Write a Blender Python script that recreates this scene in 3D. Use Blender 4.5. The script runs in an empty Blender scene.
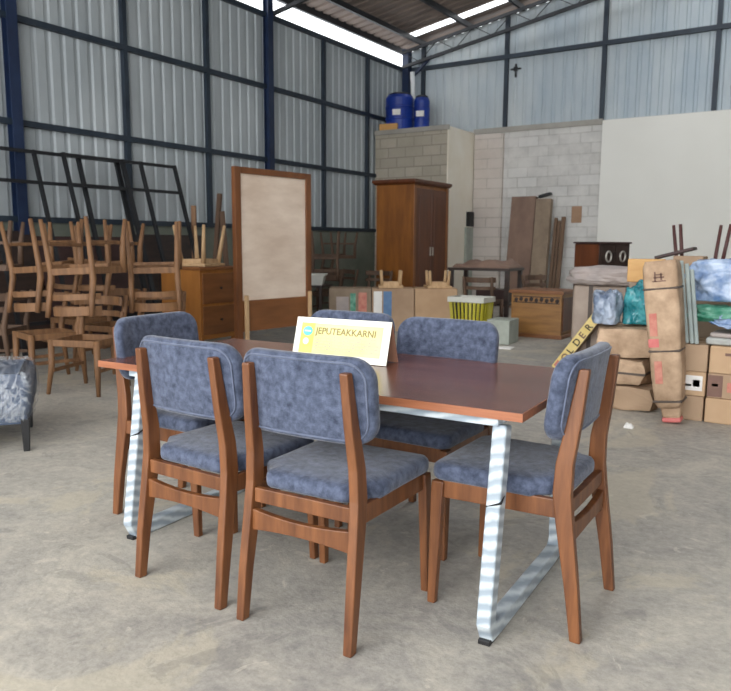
import bpy, bmesh, math, random
from mathutils import Vector, Matrix, noise, Euler
R = math.radians
SC = bpy.context.scene
COL = SC.collection

# ------------------------------------------------------------------ materials
def _nt(name):
    m = bpy.data.materials.new(name); m.use_nodes = True
    nt = m.node_tree; b = nt.nodes['Principled BSDF']
    return m, nt, b
def s2l(c):
    return tuple((x/12.92 if x <= .04045 else ((x+.055)/1.055)**2.4) for x in [v/255 for v in c]) + (1,)
def mat(name, c1, c2=None, scale=(6, 6, 6), detail=4, rough=.6, metal=0, bump=0, bump_scale=None, spec=.5,
        lo=.3, hi=.7, sheen=0, coat=0, rough2=None):
    """two-tone procedural material; colours are sRGB 0-255"""
    m, nt, b = _nt(name)
    b.inputs['Roughness'].default_value = rough
    b.inputs['Metallic'].default_value = metal
    b.inputs['Specular IOR Level'].default_value = spec
    if sheen:
        b.inputs['Sheen Weight'].default_value = sheen
        b.inputs['Sheen Roughness'].default_value = .4
    if coat:
        b.inputs['Coat Weight'].default_value = coat
        b.inputs['Coat Roughness'].default_value = .12
    if c2 is None: c2 = tuple(min(255, v*1.08) for v in c1)
    tc = nt.nodes.new('ShaderNodeTexCoord'); mp = nt.nodes.new('ShaderNodeMapping')
    mp.inputs['Scale'].default_value = scale
    nt.links.new(tc.outputs['Object'], mp.inputs['Vector'])
    n = nt.nodes.new('ShaderNodeTexNoise'); n.inputs['Scale'].default_value = 1
    n.inputs['Detail'].default_value = detail; n.inputs['Roughness'].default_value = .6
    nt.links.new(mp.outputs['Vector'], n.inputs['Vector'])
    r = nt.nodes.new('ShaderNodeValToRGB')
    r.color_ramp.elements[0].position = lo; r.color_ramp.elements[1].position = hi
    r.color_ramp.elements[0].color = s2l(c1); r.color_ramp.elements[1].color = s2l(c2)
    nt.links.new(n.outputs['Fac'], r.inputs['Fac']); nt.links.new(r.outputs['Color'], b.inputs['Base Color'])
    if bump:
        bn = nt.nodes.new('ShaderNodeBump'); bn.inputs['Strength'].default_value = bump; bn.inputs['Distance'].default_value = .01
        if bump_scale:
            n2 = nt.nodes.new('ShaderNodeTexNoise'); n2.inputs['Scale'].default_value = bump_scale; n2.inputs['Detail'].default_value = 3
            nt.links.new(tc.outputs['Object'], n2.inputs['Vector']); nt.links.new(n2.outputs['Fac'], bn.inputs['Height'])
        else:
            nt.links.new(n.outputs['Fac'], bn.inputs['Height'])
        nt.links.new(bn.outputs['Normal'], b.inputs['Normal'])
    return m

def concrete():
    m, nt, b = _nt('floor_concrete')
    L = nt.links.new; N = nt.nodes.new
    tc = N('ShaderNodeTexCoord')
    def noi(sc, det, rg=.6, dist=0):
        n = N('ShaderNodeTexNoise'); n.inputs['Scale'].default_value = sc; n.inputs['Detail'].default_value = det
        n.inputs['Roughness'].default_value = rg; n.inputs['Distortion'].default_value = dist
        L(tc.outputs['Object'], n.inputs['Vector']); return n
    def ramp(src, stops):
        r = N('ShaderNodeValToRGB'); e = r.color_ramp.elements
        for i, (p, c) in enumerate(stops):
            if i < 2: e[i].position = p; e[i].color = s2l(c)
            else: q = e.new(p); q.color = s2l(c)
        L(src, r.inputs['Fac']); return r
    def mix(f, a, c, mode='MIX'):
        x = N('ShaderNodeMix'); x.data_type = 'RGBA'; x.blend_type = mode
        if isinstance(f, float): x.inputs[0].default_value = f
        else: L(f, x.inputs[0])
        L(a, x.inputs[6]); L(c, x.inputs[7]); return x.outputs[2]
    big = ramp(noi(.5, 5, .62, .8).outputs['Fac'], [(.36, (140, 139, 137)), (.64, (186, 180, 166))])
    med = ramp(noi(2.1, 9, .74, 1.6).outputs['Fac'], [(.34, (122, 120, 117)), (.5, (164, 159, 150)), (.68, (206, 198, 180))])
    c = mix(.55, big.outputs['Color'], med.outputs['Color'])
    fine = ramp(noi(24, 8, .8).outputs['Fac'], [(.34, (112, 111, 109)), (.66, (216, 210, 198))])
    c = mix(.30, c, fine.outputs['Color'])
    def patch(c, sc, dist, lo, hi, col, amt):
        m1 = ramp(noi(sc, 9, .66, dist).outputs['Fac'], [(lo, (0, 0, 0)), (hi, (amt, amt, amt))])
        q = N('ShaderNodeRGB'); q.outputs[0].default_value = s2l(col)
        return mix(m1.outputs['Color'], c, q.outputs[0])
    # trowelled cement patches with ragged edges, darker worn areas, thin pale scuffs
    c = patch(c, .8, 1.4, .555, .60, (200, 190, 165), 165)
    c = patch(c, 1.35, 2.4, .60, .635, (108, 107, 106), 150)
    c = patch(c, 3.1, 3.5, .63, .66, (214, 206, 190), 170)
    c = patch(c, 9, 1.0, .68, .72, (96, 94, 92), 150)
    L(c, b.inputs['Base Color'])
    b.inputs['Roughness'].default_value = .62; b.inputs['Specular IOR Level'].default_value = .3
    bn = N('ShaderNodeBump'); bn.inputs['Strength'].default_value = .35; bn.inputs['Distance'].default_value = .006
    L(noi(55, 6).outputs['Fac'], bn.inputs['Height']); L(bn.outputs['Normal'], b.inputs['Normal'])
    return m

def masonry(name, brick1, brick2, mortar, axis, bw=.4, bh=.2, paint=None):
    """block wall, axis = horizontal world axis of the courses (0 = x, 1 = y)"""
    m, nt, b = _nt(name); L = nt.links.new; N = nt.nodes.new
    tc = N('ShaderNodeTexCoord'); sp = N('ShaderNodeSeparateXYZ'); cb = N('ShaderNodeCombineXYZ')
    L(tc.outputs['Object'], sp.inputs[0]); L(sp.outputs[axis], cb.inputs[0]); L(sp.outputs[2], cb.inputs[1])
    br = N('ShaderNodeTexBrick'); br.inputs['Scale'].default_value = 1
    br.inputs['Brick Width'].default_value = bw; br.inputs['Row Height'].default_value = bh
    br.inputs['Mortar Size'].default_value = .012; br.inputs['Mortar Smooth'].default_value = .4
    br.inputs['Color1'].default_value = s2l(brick1); br.inputs['Color2'].default_value = s2l(brick2); br.inputs['Mortar'].default_value = s2l(mortar)
    L(cb.outputs[0], br.inputs['Vector'])
    n = N('ShaderNodeTexNoise'); n.inputs['Scale'].default_value = 2.2; n.inputs['Detail'].default_value = 7; n.inputs['Roughness'].default_value = .7
    L(tc.outputs['Object'], n.inputs['Vector'])
    r = N('ShaderNodeValToRGB'); r.color_ramp.elements[0].position = .38; r.color_ramp.elements[1].position = .62
    L(n.outputs['Fac'], r.inputs['Fac'])
    x = N('ShaderNodeMix'); x.data_type = 'RGBA'
    p = N('ShaderNodeRGB'); p.outputs[0].default_value = s2l(paint or brick2)
    L(r.outputs['Color'], x.inputs[0]); L(br.outputs['Color'], x.inputs[6]); L(p.outputs[0], x.inputs[7])
    y = N('ShaderNodeMix'); y.data_type = 'RGBA'; y.inputs[0].default_value = .55
    L(br.outputs['Color'], y.inputs[6]); L(x.outputs[2], y.inputs[7])
    L(y.outputs[2], b.inputs['Base Color']); b.inputs['Roughness'].default_value = .85; b.inputs['Specular IOR Level'].default_value = .2
    bn = N('ShaderNodeBump'); bn.inputs['Strength'].default_value = .5; bn.inputs['Distance'].default_value = .01
    L(br.outputs['Fac'], bn.inputs['Height']); bn.invert = True; L(bn.outputs['Normal'], b.inputs['Normal'])
    return m

def wrap_stripes(name):
    """white foam wrap wound round a tube in slanting bands"""
    m, nt, b = _nt(name); L = nt.links.new; N = nt.nodes.new
    tc = N('ShaderNodeTexCoord'); mp = N('ShaderNodeMapping'); mp.inputs['Rotation'].default_value = (R(18), R(14), 0)
    L(tc.outputs['Object'], mp.inputs['Vector'])
    w = N('ShaderNodeTexWave'); w.wave_type = 'BANDS'; w.bands_direction = 'Z'; w.inputs['Scale'].default_value = 7.5; w.inputs['Distortion'].default_value = 2.2
    w.inputs['Detail'].default_value = 3; w.inputs['Detail Scale'].default_value = 2
    L(mp.outputs['Vector'], w.inputs['Vector'])
    r = N('ShaderNodeValToRGB'); e = r.color_ramp.elements
    e[0].position = .15; e[0].color = s2l((146, 158, 168)); e[1].position = .6; e[1].color = s2l((174, 185, 192))
    q = e.new(.95); q.color = s2l((198, 207, 211))
    L(w.outputs['Fac'], r.inputs['Fac']); L(r.outputs['Color'], b.inputs['Base Color'])
    b.inputs['Roughness'].default_value = .3
    bn = N('ShaderNodeBump'); bn.inputs['Strength'].default_value = .4; bn.inputs['Distance'].default_value = .004
    L(w.outputs['Fac'], bn.inputs['Height']); L(bn.outputs['Normal'], b.inputs['Normal'])
    return m

def plastic_film(name):
    m, nt, b = _nt(name)
    b.inputs['Base Color'].default_value = (.85, .9, .95, 1); b.inputs['Roughness'].default_value = .12
    b.inputs['Specular IOR Level'].default_value = .9
    n = nt.nodes.new('ShaderNodeTexNoise'); n.inputs['Scale'].default_value = 9; n.inputs['Detail'].default_value = 4; n.inputs['Distortion'].default_value = 2
    tc = nt.nodes.new('ShaderNodeTexCoord'); nt.links.new(tc.outputs['Object'], n.inputs['Vector'])
    bn = nt.nodes.new('ShaderNodeBump'); bn.inputs['Strength'].default_value = .9; bn.inputs['Distance'].default_value = .03
    nt.links.new(n.outputs['Fac'], bn.inputs['Height']); nt.links.new(bn.outputs['Normal'], b.inputs['Normal'])
    mp = nt.nodes.new('ShaderNodeMapping'); mp.inputs['Scale'].default_value = (9, 2.2, 5); mp.inputs['Rotation'].default_value = (.4, .7, .9)
    n2 = nt.nodes.new('ShaderNodeTexNoise'); n2.inputs['Scale'].default_value = 1.6; n2.inputs['Detail'].default_value = 5; n2.inputs['Distortion'].default_value = 1.2
    nt.links.new(tc.outputs['Object'], mp.inputs['Vector']); nt.links.new(mp.outputs['Vector'], n2.inputs['Vector'])
    r = nt.nodes.new('ShaderNodeValToRGB'); e = r.color_ramp.elements
    e[0].position = .46; e[0].color = (.06, .06, .06, 1); e[1].position = .53; e[1].color = (.38, .38, .38, 1); q = e.new(.6); q.color = (.06, .06, .06, 1)  # pale opaque streaks paint highlights onto the film
    nt.links.new(n2.outputs['Fac'], r.inputs['Fac']); nt.links.new(r.outputs['Color'], b.inputs['Alpha'])
    return m

M = {}
M['floor'] = concrete()
M['clad'] = mat('wall_cladding_steel', (158, 166, 170), (186, 193, 196), (1.2, 1.2, .5), 5, .55, .0, spec=.4)
M['clad_back'] = mat('back_cladding_steel', (166, 180, 190), (202, 208, 208), (.9, .9, .35), 5, .5, .0, spec=.4)
M['roof'] = mat('roof_sheet', (120, 108, 102), (150, 134, 124), (1, 2, 1), 4, .7, spec=.2)
M['navy'] = mat('navy_painted_steel', (20, 34, 62), (30, 48, 80), (3, 3, 3), 3, .5)
M['girt'] = mat('dark_girt_steel', (32, 42, 54), (46, 58, 70), (3, 3, 3), 3, .55)
M['truss'] = mat('grey_truss_steel', (30, 32, 36), (46, 48, 52), (3, 3, 3), 3, .55)
M['brick_back'] = masonry('back_block_wall', (190, 188, 184), (208, 207, 204), (180, 178, 174), 0, .42, .2, (228, 226, 221))
M['brick_corner'] = masonry('corner_block_wall', (172, 164, 150), (186, 177, 162), (150, 143, 131), 0, .4, .2, (158, 152, 136))
M['brick_pil'] = masonry('pilaster_block', (196, 186, 178), (206, 197, 190), (176, 168, 160), 0, .6, .2, (214, 206, 198))
M['plaster'] = mat('pale_lit_plaster', (236, 226, 206), (246, 240, 226), (1.5, 1.5, 1.5), 6, .85, bump=.2, bump_scale=30)  # off-white plaster, colour raised to hold light from the roof strip
M['base_wall'] = mat('grey_green_plaster', (96, 102, 92), (128, 132, 120), (1.4, 1.4, 1.4), 6, .85)
M['white_wall'] = mat('white_painted_wall', (222, 221, 213), (232, 231, 224), (.4, .4, .4), 3, .6)
M['edge'] = mat('concrete_edge', (150, 146, 138), (172, 168, 160), (2, 2, 2), 4, .8)
# furniture
M['wood'] = mat('stained_teak', (84, 48, 26), (130, 82, 47), (26, 26, 3), 5, .42, bump=.04)
M['wood_edge'] = mat('stained_teak_edge', (134, 80, 52), (164, 104, 72), (4, 40, 60), 4, .4)
M['table_top'] = mat('dark_walnut_top', (86, 52, 44), (120, 78, 66), (2.2, 26, 2.2), 6, .24, spec=.55)
M['fabric'] = mat('blue_grey_velvet', (51, 58, 75), (98, 107, 129), (36, 36, 36), 10, .85, bump=.35, bump_scale=220, sheen=.3, spec=.2, lo=.3, hi=.74)
M['fabric_pipe'] = mat('blue_grey_piping', (80, 88, 108), (104, 112, 132), (20, 20, 20), 3, .8, sheen=.3, spec=.2)
M['wrap'] = wrap_stripes('white_foam_wrap')
M['black'] = mat('black_plastic', (18, 18, 20), (30, 30, 32), (6, 6, 6), 2, .5)
M['raw'] = mat('raw_teak', (98, 68, 44), (138, 100, 66), (22, 22, 3), 5, .65)
M['raw_pale'] = mat('pale_raw_wood', (178, 144, 104), (206, 174, 134), (22, 22, 3), 5, .65)
M['raw_dark'] = mat('dull_old_wood', (76, 58, 46), (104, 80, 62), (14, 14, 3), 5, .7)
M['dark_wood'] = mat('dark_stained_wood', (34, 24, 20), (56, 38, 30), (4, 4, 18), 5, .45)
M['ward'] = mat('orange_brown_wood', (108, 62, 22), (148, 92, 36), (8, 8, 1.2), 5, .4)
M['ward_dark'] = mat('wardrobe_door_wood', (78, 42, 24), (104, 58, 32), (8, 8, 1.2), 5, .4)
M['golden'] = mat('golden_teak', (122, 84, 42), (164, 118, 62), (2, 2, 14), 5, .45)
M['cab'] = mat('honey_teak', (146, 92, 40), (176, 116, 54), (5, 5, 1.4), 5, .45)
M['cab2'] = mat('brown_teak_drawer', (112, 70, 38), (140, 90, 52), (1.4, 1.4, 9), 5, .45)
M['frame_wood'] = mat('board_frame_wood', (92, 54, 28), (124, 76, 40), (10, 10, 2), 5, .45)
M['ply'] = mat('pale_plywood', (206, 184, 164), (232, 214, 196), (1.2, .9, 3.6), 5, .6, lo=.35, hi=.65)
M['carton'] = mat('brown_cardboard', (176, 145, 114), (196, 166, 134), (2, 2, 2), 4, .8, spec=.2)
M['carton2'] = mat('dull_cardboard', (156, 130, 106), (178, 152, 126), (2, 2, 2), 4, .8, spec=.2)
M['carton3'] = mat('grey_brown_cardboard', (132, 116, 100), (160, 142, 122), (3, 3, 3), 4, .8, spec=.2)
M['paper_wrap'] = mat('wrinkled_wrapping_paper', (150, 124, 100), (202, 174, 146), (7, 7, 7), 6, .75, bump=.7, bump_scale=16, spec=.2)
M['tape'] = mat('clear_brown_tape', (150, 118, 84), (164, 130, 94), (2, 2, 2), 2, .3)
M['strap'] = mat('dark_strap', (70, 60, 54), (88, 76, 68), (4, 4, 4), 2, .6)
M['red_print'] = mat('faded_red_print', (188, 112, 100), (202, 140, 122), (16, 16, 16), 5, .8, lo=.35, hi=.6)
M['pink'] = mat('pink_tip', (196, 96, 96), (214, 126, 120), (8, 8, 8), 3, .6)
M['label'] = mat('white_label', (220, 218, 212), (232, 230, 226), (3, 3, 3), 2, .5)
M['brown_print'] = mat('dark_brown_print', (112, 84, 74), (128, 98, 86), (4, 4, 4), 2, .7)
M['ink'] = mat('dark_ink', (66, 58, 46), (80, 70, 56), (4, 4, 4), 2, .7)
M['grey_ink'] = mat('grey_ink', (176, 172, 150), (188, 184, 162), (4, 4, 4), 2, .7)
M['sign_white'] = mat('sign_white', (230, 228, 212), (236, 235, 222), (2, 2, 2), 2, .35)
M['sign_yellow'] = mat('sign_pale_yellow', (236, 226, 140), (240, 232, 166), (6, 6, 6), 3, .4)
M['sign_gold'] = mat('sign_gold_strip', (236, 208, 84), (240, 222, 122), (6, 6, 6), 3, .4)
M['teal'] = mat('sign_teal', (70, 176, 176), (110, 204, 200), (20, 20, 20), 2, .4)
M['olive_ink'] = mat('sign_olive_letters', (126, 112, 62), (146, 130, 76), (6, 6, 6), 2, .5)
M['sign_back'] = mat('sign_back_board', (150, 108, 88), (168, 126, 104), (6, 6, 6), 3, .5)
M['film'] = plastic_film('clear_plastic_wrap')
M['bench'] = mat('slate_upholstery', (58, 68, 88), (82, 96, 118), (7, 7, 7), 4, .7, bump=.2, bump_scale=200)
M['bag_white'] = mat('white_blue_plastic_bag', (104, 134, 180), (182, 198, 220), (7, 7, 7), 6, .25, bump=.8, bump_scale=14, lo=.36, hi=.62)
M['bag_grey'] = mat('grey_plastic_bag', (100, 114, 136), (178, 190, 206), (6, 6, 6), 6, .3, bump=.8, bump_scale=12, lo=.36, hi=.62)
M['bag_teal'] = mat('teal_plastic_bag', (20, 112, 122), (88, 172, 178), (9, 9, 9), 6, .25, bump=.8, bump_scale=16, lo=.4, hi=.66)
M['green'] = mat('green_plastic_sheet', (40, 124, 96), (120, 176, 152), (9, 9, 9), 6, .35, bump=.6, bump_scale=14, lo=.38, hi=.66)
M['foam'] = mat('grey_green_foam', (138, 150, 148), (170, 180, 176), (5, 5, 5), 4, .6, bump=.3, bump_scale=40)
M['grey_board'] = mat('grey_wrapped_tray', (150, 152, 148), (182, 184, 180), (5, 5, 5), 4, .5)
M['tan_wrap'] = mat('taupe_wrapped_panel', (146, 130, 118), (172, 156, 142), (3, 3, 3), 5, .6, bump=.3, bump_scale=10)
M['grey_wrap'] = mat('grey_pink_wrapped_pack', (150, 142, 138), (180, 166, 160), (4, 4, 4), 5, .5, bump=.4, bump_scale=10)
M['blue_drum'] = mat('blue_drum_plastic', (16, 44, 128), (24, 62, 158), (3, 3, 3), 4, .4)
M['white_pipe'] = mat('white_pipe', (220, 224, 226), (234, 236, 236), (2, 2, 2), 2, .4)
M['steel_black'] = mat('black_steel_frame', (16, 18, 22), (30, 32, 36), (3, 3, 3), 3, .5)
M['red_stick'] = mat('dark_red_wood', (66, 34, 32), (92, 48, 42), (10, 10, 2), 3, .5)
M['yellow'] = mat('yellow_plastic_slats', (176, 166, 44), (196, 186, 66), (5, 5, 5), 3, .5)
M['offwhite'] = mat('off_white_plastic', (196, 196, 186), (214, 214, 206), (3, 3, 3), 3, .5)
M['foam_block'] = mat('grey_white_block', (150, 156, 146), (176, 182, 172), (5, 5, 5), 4, .8)
M['letters_yellow'] = mat('yellow_carton_strip', (222, 196, 118), (234, 214, 146), (8, 8, 8), 4, .6)
M['maroon'] = mat('maroon_wood', (46, 28, 26), (66, 40, 36), (4, 4, 12), 4, .5)
M['blue_label'] = mat('blue_print', (76, 110, 150), (96, 130, 168), (9, 9, 9), 3, .6)
M['mauve'] = mat('mauve_cardboard', (116, 92, 80), (142, 116, 100), (3, 3, 2), 4, .7)
M['brown_plank'] = mat('brown_planks', (92, 70, 54), (124, 98, 76), (14, 14, 1.5), 4, .7)
M['patch'] = mat('tan_patch', (156, 124, 98), (170, 138, 112), (4, 4, 4), 3, .8)
M['handle'] = mat('pale_metal_handle', (176, 170, 160), (190, 186, 178), (4, 4, 4), 2, .35, .6)
M['orange_board'] = mat('orange_board', (196, 146, 82), (214, 168, 104), (3, 3, 12), 4, .5)

# ------------------------------------------------------------------ mesh helpers
def B(): return bmesh.new()
def bx(bm, c, s, rot=None):
    """box with centre c and full size s"""
    r = bmesh.ops.create_cube(bm, size=1)
    mt = Matrix.Translation(c)
    if rot is not None: mt = mt @ (rot if isinstance(rot, Matrix) else Euler(rot).to_matrix().to_4x4())
    mt = mt @ Matrix.Diagonal((s[0], s[1], s[2], 1))
    bmesh.ops.transform(bm, matrix=mt, verts=r['verts']); return bm
def bb(bm, x0, x1, y0, y1, z0, z1):
    return bx(bm, ((x0+x1)/2, (y0+y1)/2, (z0+z1)/2), (x1-x0, y1-y0, z1-z0))
def bar(bm, p0, p1, w, d, roll=0):
    """square bar from p0 to p1"""
    p0 = Vector(p0); p1 = Vector(p1); v = p1-p0
    q = v.to_track_quat('Z', 'Y').to_matrix().to_4x4()
    mt = Matrix.Translation((p0+p1)/2) @ q @ Matrix.Rotation(roll, 4, 'Z')
    return bx(bm, (0, 0, 0), (w, d, v.length), None) if False else _xf(bm, mt, (w, d, v.length))
def _xf(bm, mt, s):
    r = bmesh.ops.create_cube(bm, size=1)
    bmesh.ops.transform(bm, matrix=mt @ Matrix.Diagonal((s[0], s[1], s[2], 1)), verts=r['verts']); return bm
def tube(bm, pts, rad, n=8, closed=False, taper=None):
    pts = [Vector(p) for p in pts]; rings = []
    k = len(pts); up = Vector((0, 0, 1)); prev = None
    for i, p in enumerate(pts):
        a = pts[(i-1) % k] if (closed or i > 0) else p
        b = pts[(i+1) % k] if (closed or i < k-1) else p
        t = (b-a).normalized()
        if prev is None:
            s = t.cross(up)
            if s.length < 1e-3: s = t.cross(Vector((1, 0, 0)))
        else:
            s = prev - t*prev.dot(t)
        s.normalize(); prev = s; u = t.cross(s)
        rr = rad if taper is None else taper[i]
        rings.append([bm.verts.new(p + (s*math.cos(2*math.pi*j/n)+u*math.sin(2*math.pi*j/n))*rr) for j in range(n)])
    for i in range(k if closed else k-1):
        A, C = rings[i], rings[(i+1) % k]
        for j in range(n): bm.faces.new((A[j], A[(j+1) % n], C[(j+1) % n], C[j]))
    if not closed:
        bm.faces.new(rings[0][::-1]); bm.faces.new(rings[-1])
    return bm
def loft(bm, sections):
    """rect sections: (cx, cy, z, wx, wy) stacked"""
    rings = []
    for cx, cy, z, wx, wy in sections:
        rings.append([bm.verts.new((cx+sx*wx/2, cy+sy*wy/2, z)) for sx, sy in ((-1, -1), (1, -1), (1, 1), (-1, 1))])
    for A, C in zip(rings, rings[1:]):
        for j in range(4): bm.faces.new((A[j], A[(j+1) % 4], C[(j+1) % 4], C[j]))
    bm.faces.new(rings[0][::-1]); bm.faces.new(rings[-1]); return bm
def lathe(bm, prof, c=(0, 0, 0), n=24):
    rings = []
    for r, z in prof:
        rings.append([bm.verts.new((c[0]+r*math.cos(2*math.pi*j/n), c[1]+r*math.sin(2*math.pi*j/n), c[2]+z)) for j in range(n)])
    for A, C in zip(rings, rings[1:]):
        for j in range(n): bm.faces.new((A[j], A[(j+1) % n], C[(j+1) % n], C[j]))
    bm.faces.new(rings[0][::-1]); bm.faces.new(rings[-1]); return bm
def rrect(w, h, r, n=6, m=6):
    """rounded rectangle outline, n points a corner, m along each side"""
    out = []
    for (cx, cy, a0) in ((w/2-r, h/2-r, 0), (-w/2+r, h/2-r, 90), (-w/2+r, -h/2+r, 180), (w/2-r, -h/2+r, 270)):
        for i in range(n+1):
            a = R(a0+90*i/n); out.append((cx+r*math.cos(a), cy+r*math.sin(a)))
    res = []
    k = len(out)
    for i in range(k):
        a = out[i]; b = out[(i+1) % k]; res.append(a)
        if (i+1) % (n+1) == 0:
            for j in range(1, m): res.append((a[0]+(b[0]-a[0])*j/m, a[1]+(b[1]-a[1])*j/m))
    return res
def pad(w, h, r, t, crown=0.0, crown_back=0.0, edge=.016, fn=None):
    """soft pad: outline in (u,v), thickness along the third axis; fn maps (u, v, d) to a point"""
    bm = B(); mx = min(w, h)/2*.94
    ins_in = [.06, .1, mx] if mx > .11 else [mx*.6, mx]
    prof = [(i, 1) for i in reversed(ins_in)] + [(edge*1.6, 1), (edge*.6, .93), (edge*.15, .68), (0, .3), (0, -.3), (edge*.15, -.68), (edge*.6, -.93), (edge*1.6, -1)] + [(i, -1) for i in ins_in]
    rings = []
    for ins, s in prof:
        o = rrect(w-2*ins, h-2*ins, max(r-ins, min(.004, mx*.02)) if r > ins else min(.004, (min(w, h)/2-ins)*.5))
        f = 1-math.exp(-ins/.045)
        d = s*t/2 + (crown*f if s > 0 else -crown_back*f)
        rings.append([bm.verts.new(fn(u, v, d)) for u, v in o])
    k = len(rings[0])
    for A, C in zip(rings, rings[1:]):
        for j in range(k): bm.faces.new((A[j], C[j], C[(j+1) % k], A[(j+1) % k]))
    bm.faces.new(rings[0]); bm.faces.new(rings[-1][::-1])
    bmesh.ops.recalc_face_normals(bm, faces=bm.faces); return bm
def ribbon(bm, pts, w, x0, x1):
    """flat bar following a polyline in the (y,z) plane, width w in that plane, from x0 to x1"""
    P = [Vector(p) for p in pts]; k = len(P); L_, R_ = [], []
    for i in range(k):
        if i == 0: d = (P[1]-P[0]).normalized(); nrm = Vector((-d.y, d.x)); s = 1
        elif i == k-1: d = (P[-1]-P[-2]).normalized(); nrm = Vector((-d.y, d.x)); s = 1
        else:
            a = (P[i]-P[i-1]).normalized(); b = (P[i+1]-P[i]).normalized()
            n1 = Vector((-a.y, a.x)); n2 = Vector((-b.y, b.x)); nrm = (n1+n2).normalized(); s = 1/max(.3, nrm.dot(n1))
        L_.append(P[i]+nrm*w/2*s); R_.append(P[i]-nrm*w/2*s)
    V = [[bm.verts.new((x, p.x, p.y)) for p in (L_[i], R_[i]) for x in (x0, x1)] for i in range(k)]  # Lx0,Lx1,Rx0,Rx1
    for A, C in zip(V, V[1:]):
        bm.faces.new((A[0], A[1], C[1], C[0])); bm.faces.new((A[2], C[2], C[3], A[3]))
        bm.faces.new((A[0], C[0], C[2], A[2])); bm.faces.new((A[1], A[3], C[3], C[1]))
    for A in (V[0], V[-1]): bm.faces.new((A[0], A[2], A[3], A[1]))
    bmesh.ops.recalc_face_normals(bm, faces=bm.faces); return bm

def obj(name, bm, m, parent=None, bevel=0, smooth=False, seg=2):
    me = bpy.data.meshes.new(name); bm.to_mesh(me); bm.free()
    me.materials.append(M[m] if isinstance(m, str) else m)
    if smooth:
        for p in me.polygons: p.use_smooth = True
    o = bpy.data.objects.new(name, me); COL.objects.link(o)
    if parent: o.parent = parent
    if bevel:
        b = o.modifiers.new('bevel', 'BEVEL'); b.width = bevel; b.segments = seg; b.limit_method = 'ANGLE'; b.angle_limit = R(40)
    return o
def tag(o, label, cat, group=None):
    o['label'] = label; o['category'] = cat
    if group: o['group'] = group
    return o
def thing(name, label, cat, loc=(0, 0, 0), rotz=0, group=None, rot=None):
    o = bpy.data.objects.new(name, None); COL.objects.link(o); o.empty_display_size = .1
    o.location = loc; o.rotation_euler = rot if rot else (0, 0, rotz)
    return tag(o, label, cat, group)
def struct(name, bm, m, bevel=0):
    o = obj(name, bm, m, bevel=bevel); o['kind'] = 'structure'; return o
def copy_tree(o, parent=None):
    c = o.copy(); COL.objects.link(c)
    if parent: c.parent = parent
    for ch in [q for q in bpy.data.objects if q.parent == o]: copy_tree(ch, c)
    return c
def place(proto, first, label, loc, rotz=0, rot=None):
    o = proto if first else copy_tree(proto)
    o.location = loc; o.rotation_euler = rot if rot else (0, 0, rotz); o['label'] = label; return o
def text_bm(s, size, mt, extrude=.0006, bold=0):
    cu = bpy.data.curves.new('t', 'FONT'); cu.body = s; cu.size = size; cu.extrude = extrude; cu.align_x = 'LEFT'; cu.offset = bold
    o = bpy.data.objects.new('t', cu); COL.objects.link(o)
    dg = bpy.context.evaluated_depsgraph_get(); me = bpy.data.meshes.new_from_object(o.evaluated_get(dg))
    bm = B(); bm.from_mesh(me); bmesh.ops.transform(bm, matrix=mt, verts=bm.verts)
    bpy.data.objects.remove(o); bpy.data.curves.remove(cu); bpy.data.meshes.remove(me); return bm

# ------------------------------------------------------------------ the shell
XL, YB = -8.366, 14.458
XR, YF = 8.4, -4.0
EAVE = 5.03
def roof_z(x): return 5.47 + .178*(min(x, -x*1.0 if x > 0 else x)-XL) if True else 0
struct('floor', bb(B(), XL-.3, XR+.3, YF, YB+.3, -.12, 0), 'floor')

def corrugate(bm, axis, a0, a1, const, z_lo, z_hi, pitch=.2, depth=.024, sgn=1):
    """vertical trapezoid ribs running along axis (0=x, 1=y); z_hi may be a function"""
    prof = []; a = a0
    while a < a1:
        for f, d in ((0, 0), (.58, 0), (.68, 1), (.9, 1)):
            q = a+f*pitch
            if q <= a1: prof.append((q, d*depth*sgn))
        a += pitch
    prof.append((a1, 0)); V = []
    for q, d in prof:
        zt = z_hi(q) if callable(z_hi) else z_hi
        if axis == 1: V.append((bm.verts.new((const+d, q, z_lo)), bm.verts.new((const+d, q, zt))))
        else: V.append((bm.verts.new((q, const+d, z_lo)), bm.verts.new((q, const+d, zt))))
    for A, C in zip(V, V[1:]): bm.faces.new((A[0], C[0], C[1], A[1]))
    return bm
struct('wall_left', corrugate(B(), 1, YF, YB, XL, 1.5, EAVE, sgn=-1), 'clad')
struct('wall_left_base', bb(B(), XL-.12, XL+.04, YF, YB, 0, 1.5), 'base_wall')
struct('wall_back', bb(B(), XL, XR, YB, YB+.15, 0, 3.6), 'brick_back')
struct('wall_back_cladding', corrugate(B(), 0, XL, XR, YB+.08, 3.6, lambda x: 5.38+.178*((x if x < 0 else -x)-XL), sgn=1), 'clad_back')
struct('wall_back_panel', bb(B(), -3.98, XR, YB-.09, YB-.005, 0, 3.58), 'white_wall')
struct('wall_right', bb(B(), XR, XR+.15, YF, YB, 0, 5.4), 'clad')
# corner masonry room under the drums
bm = B(); bb(bm, XL+.045, -6.65, 13.23, YB-.005, 0, 3.54); struct('wall_corner', bm, 'brick_corner')
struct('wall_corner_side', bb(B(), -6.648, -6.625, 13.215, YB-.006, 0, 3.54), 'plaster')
struct('trim_1', bb(B(), XL+.05, -6.61, 13.18, 13.228, 3.47, 3.56), 'edge')
struct('trim_2', bb(B(), -6.64, -3.99, YB-.05, YB-.004, 3.52, 3.62), 'edge')
struct('trim_3', bb(B(), -6.6, -5.97, YB-.09, YB-.004, 0, 3.5), 'brick_pil')

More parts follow.
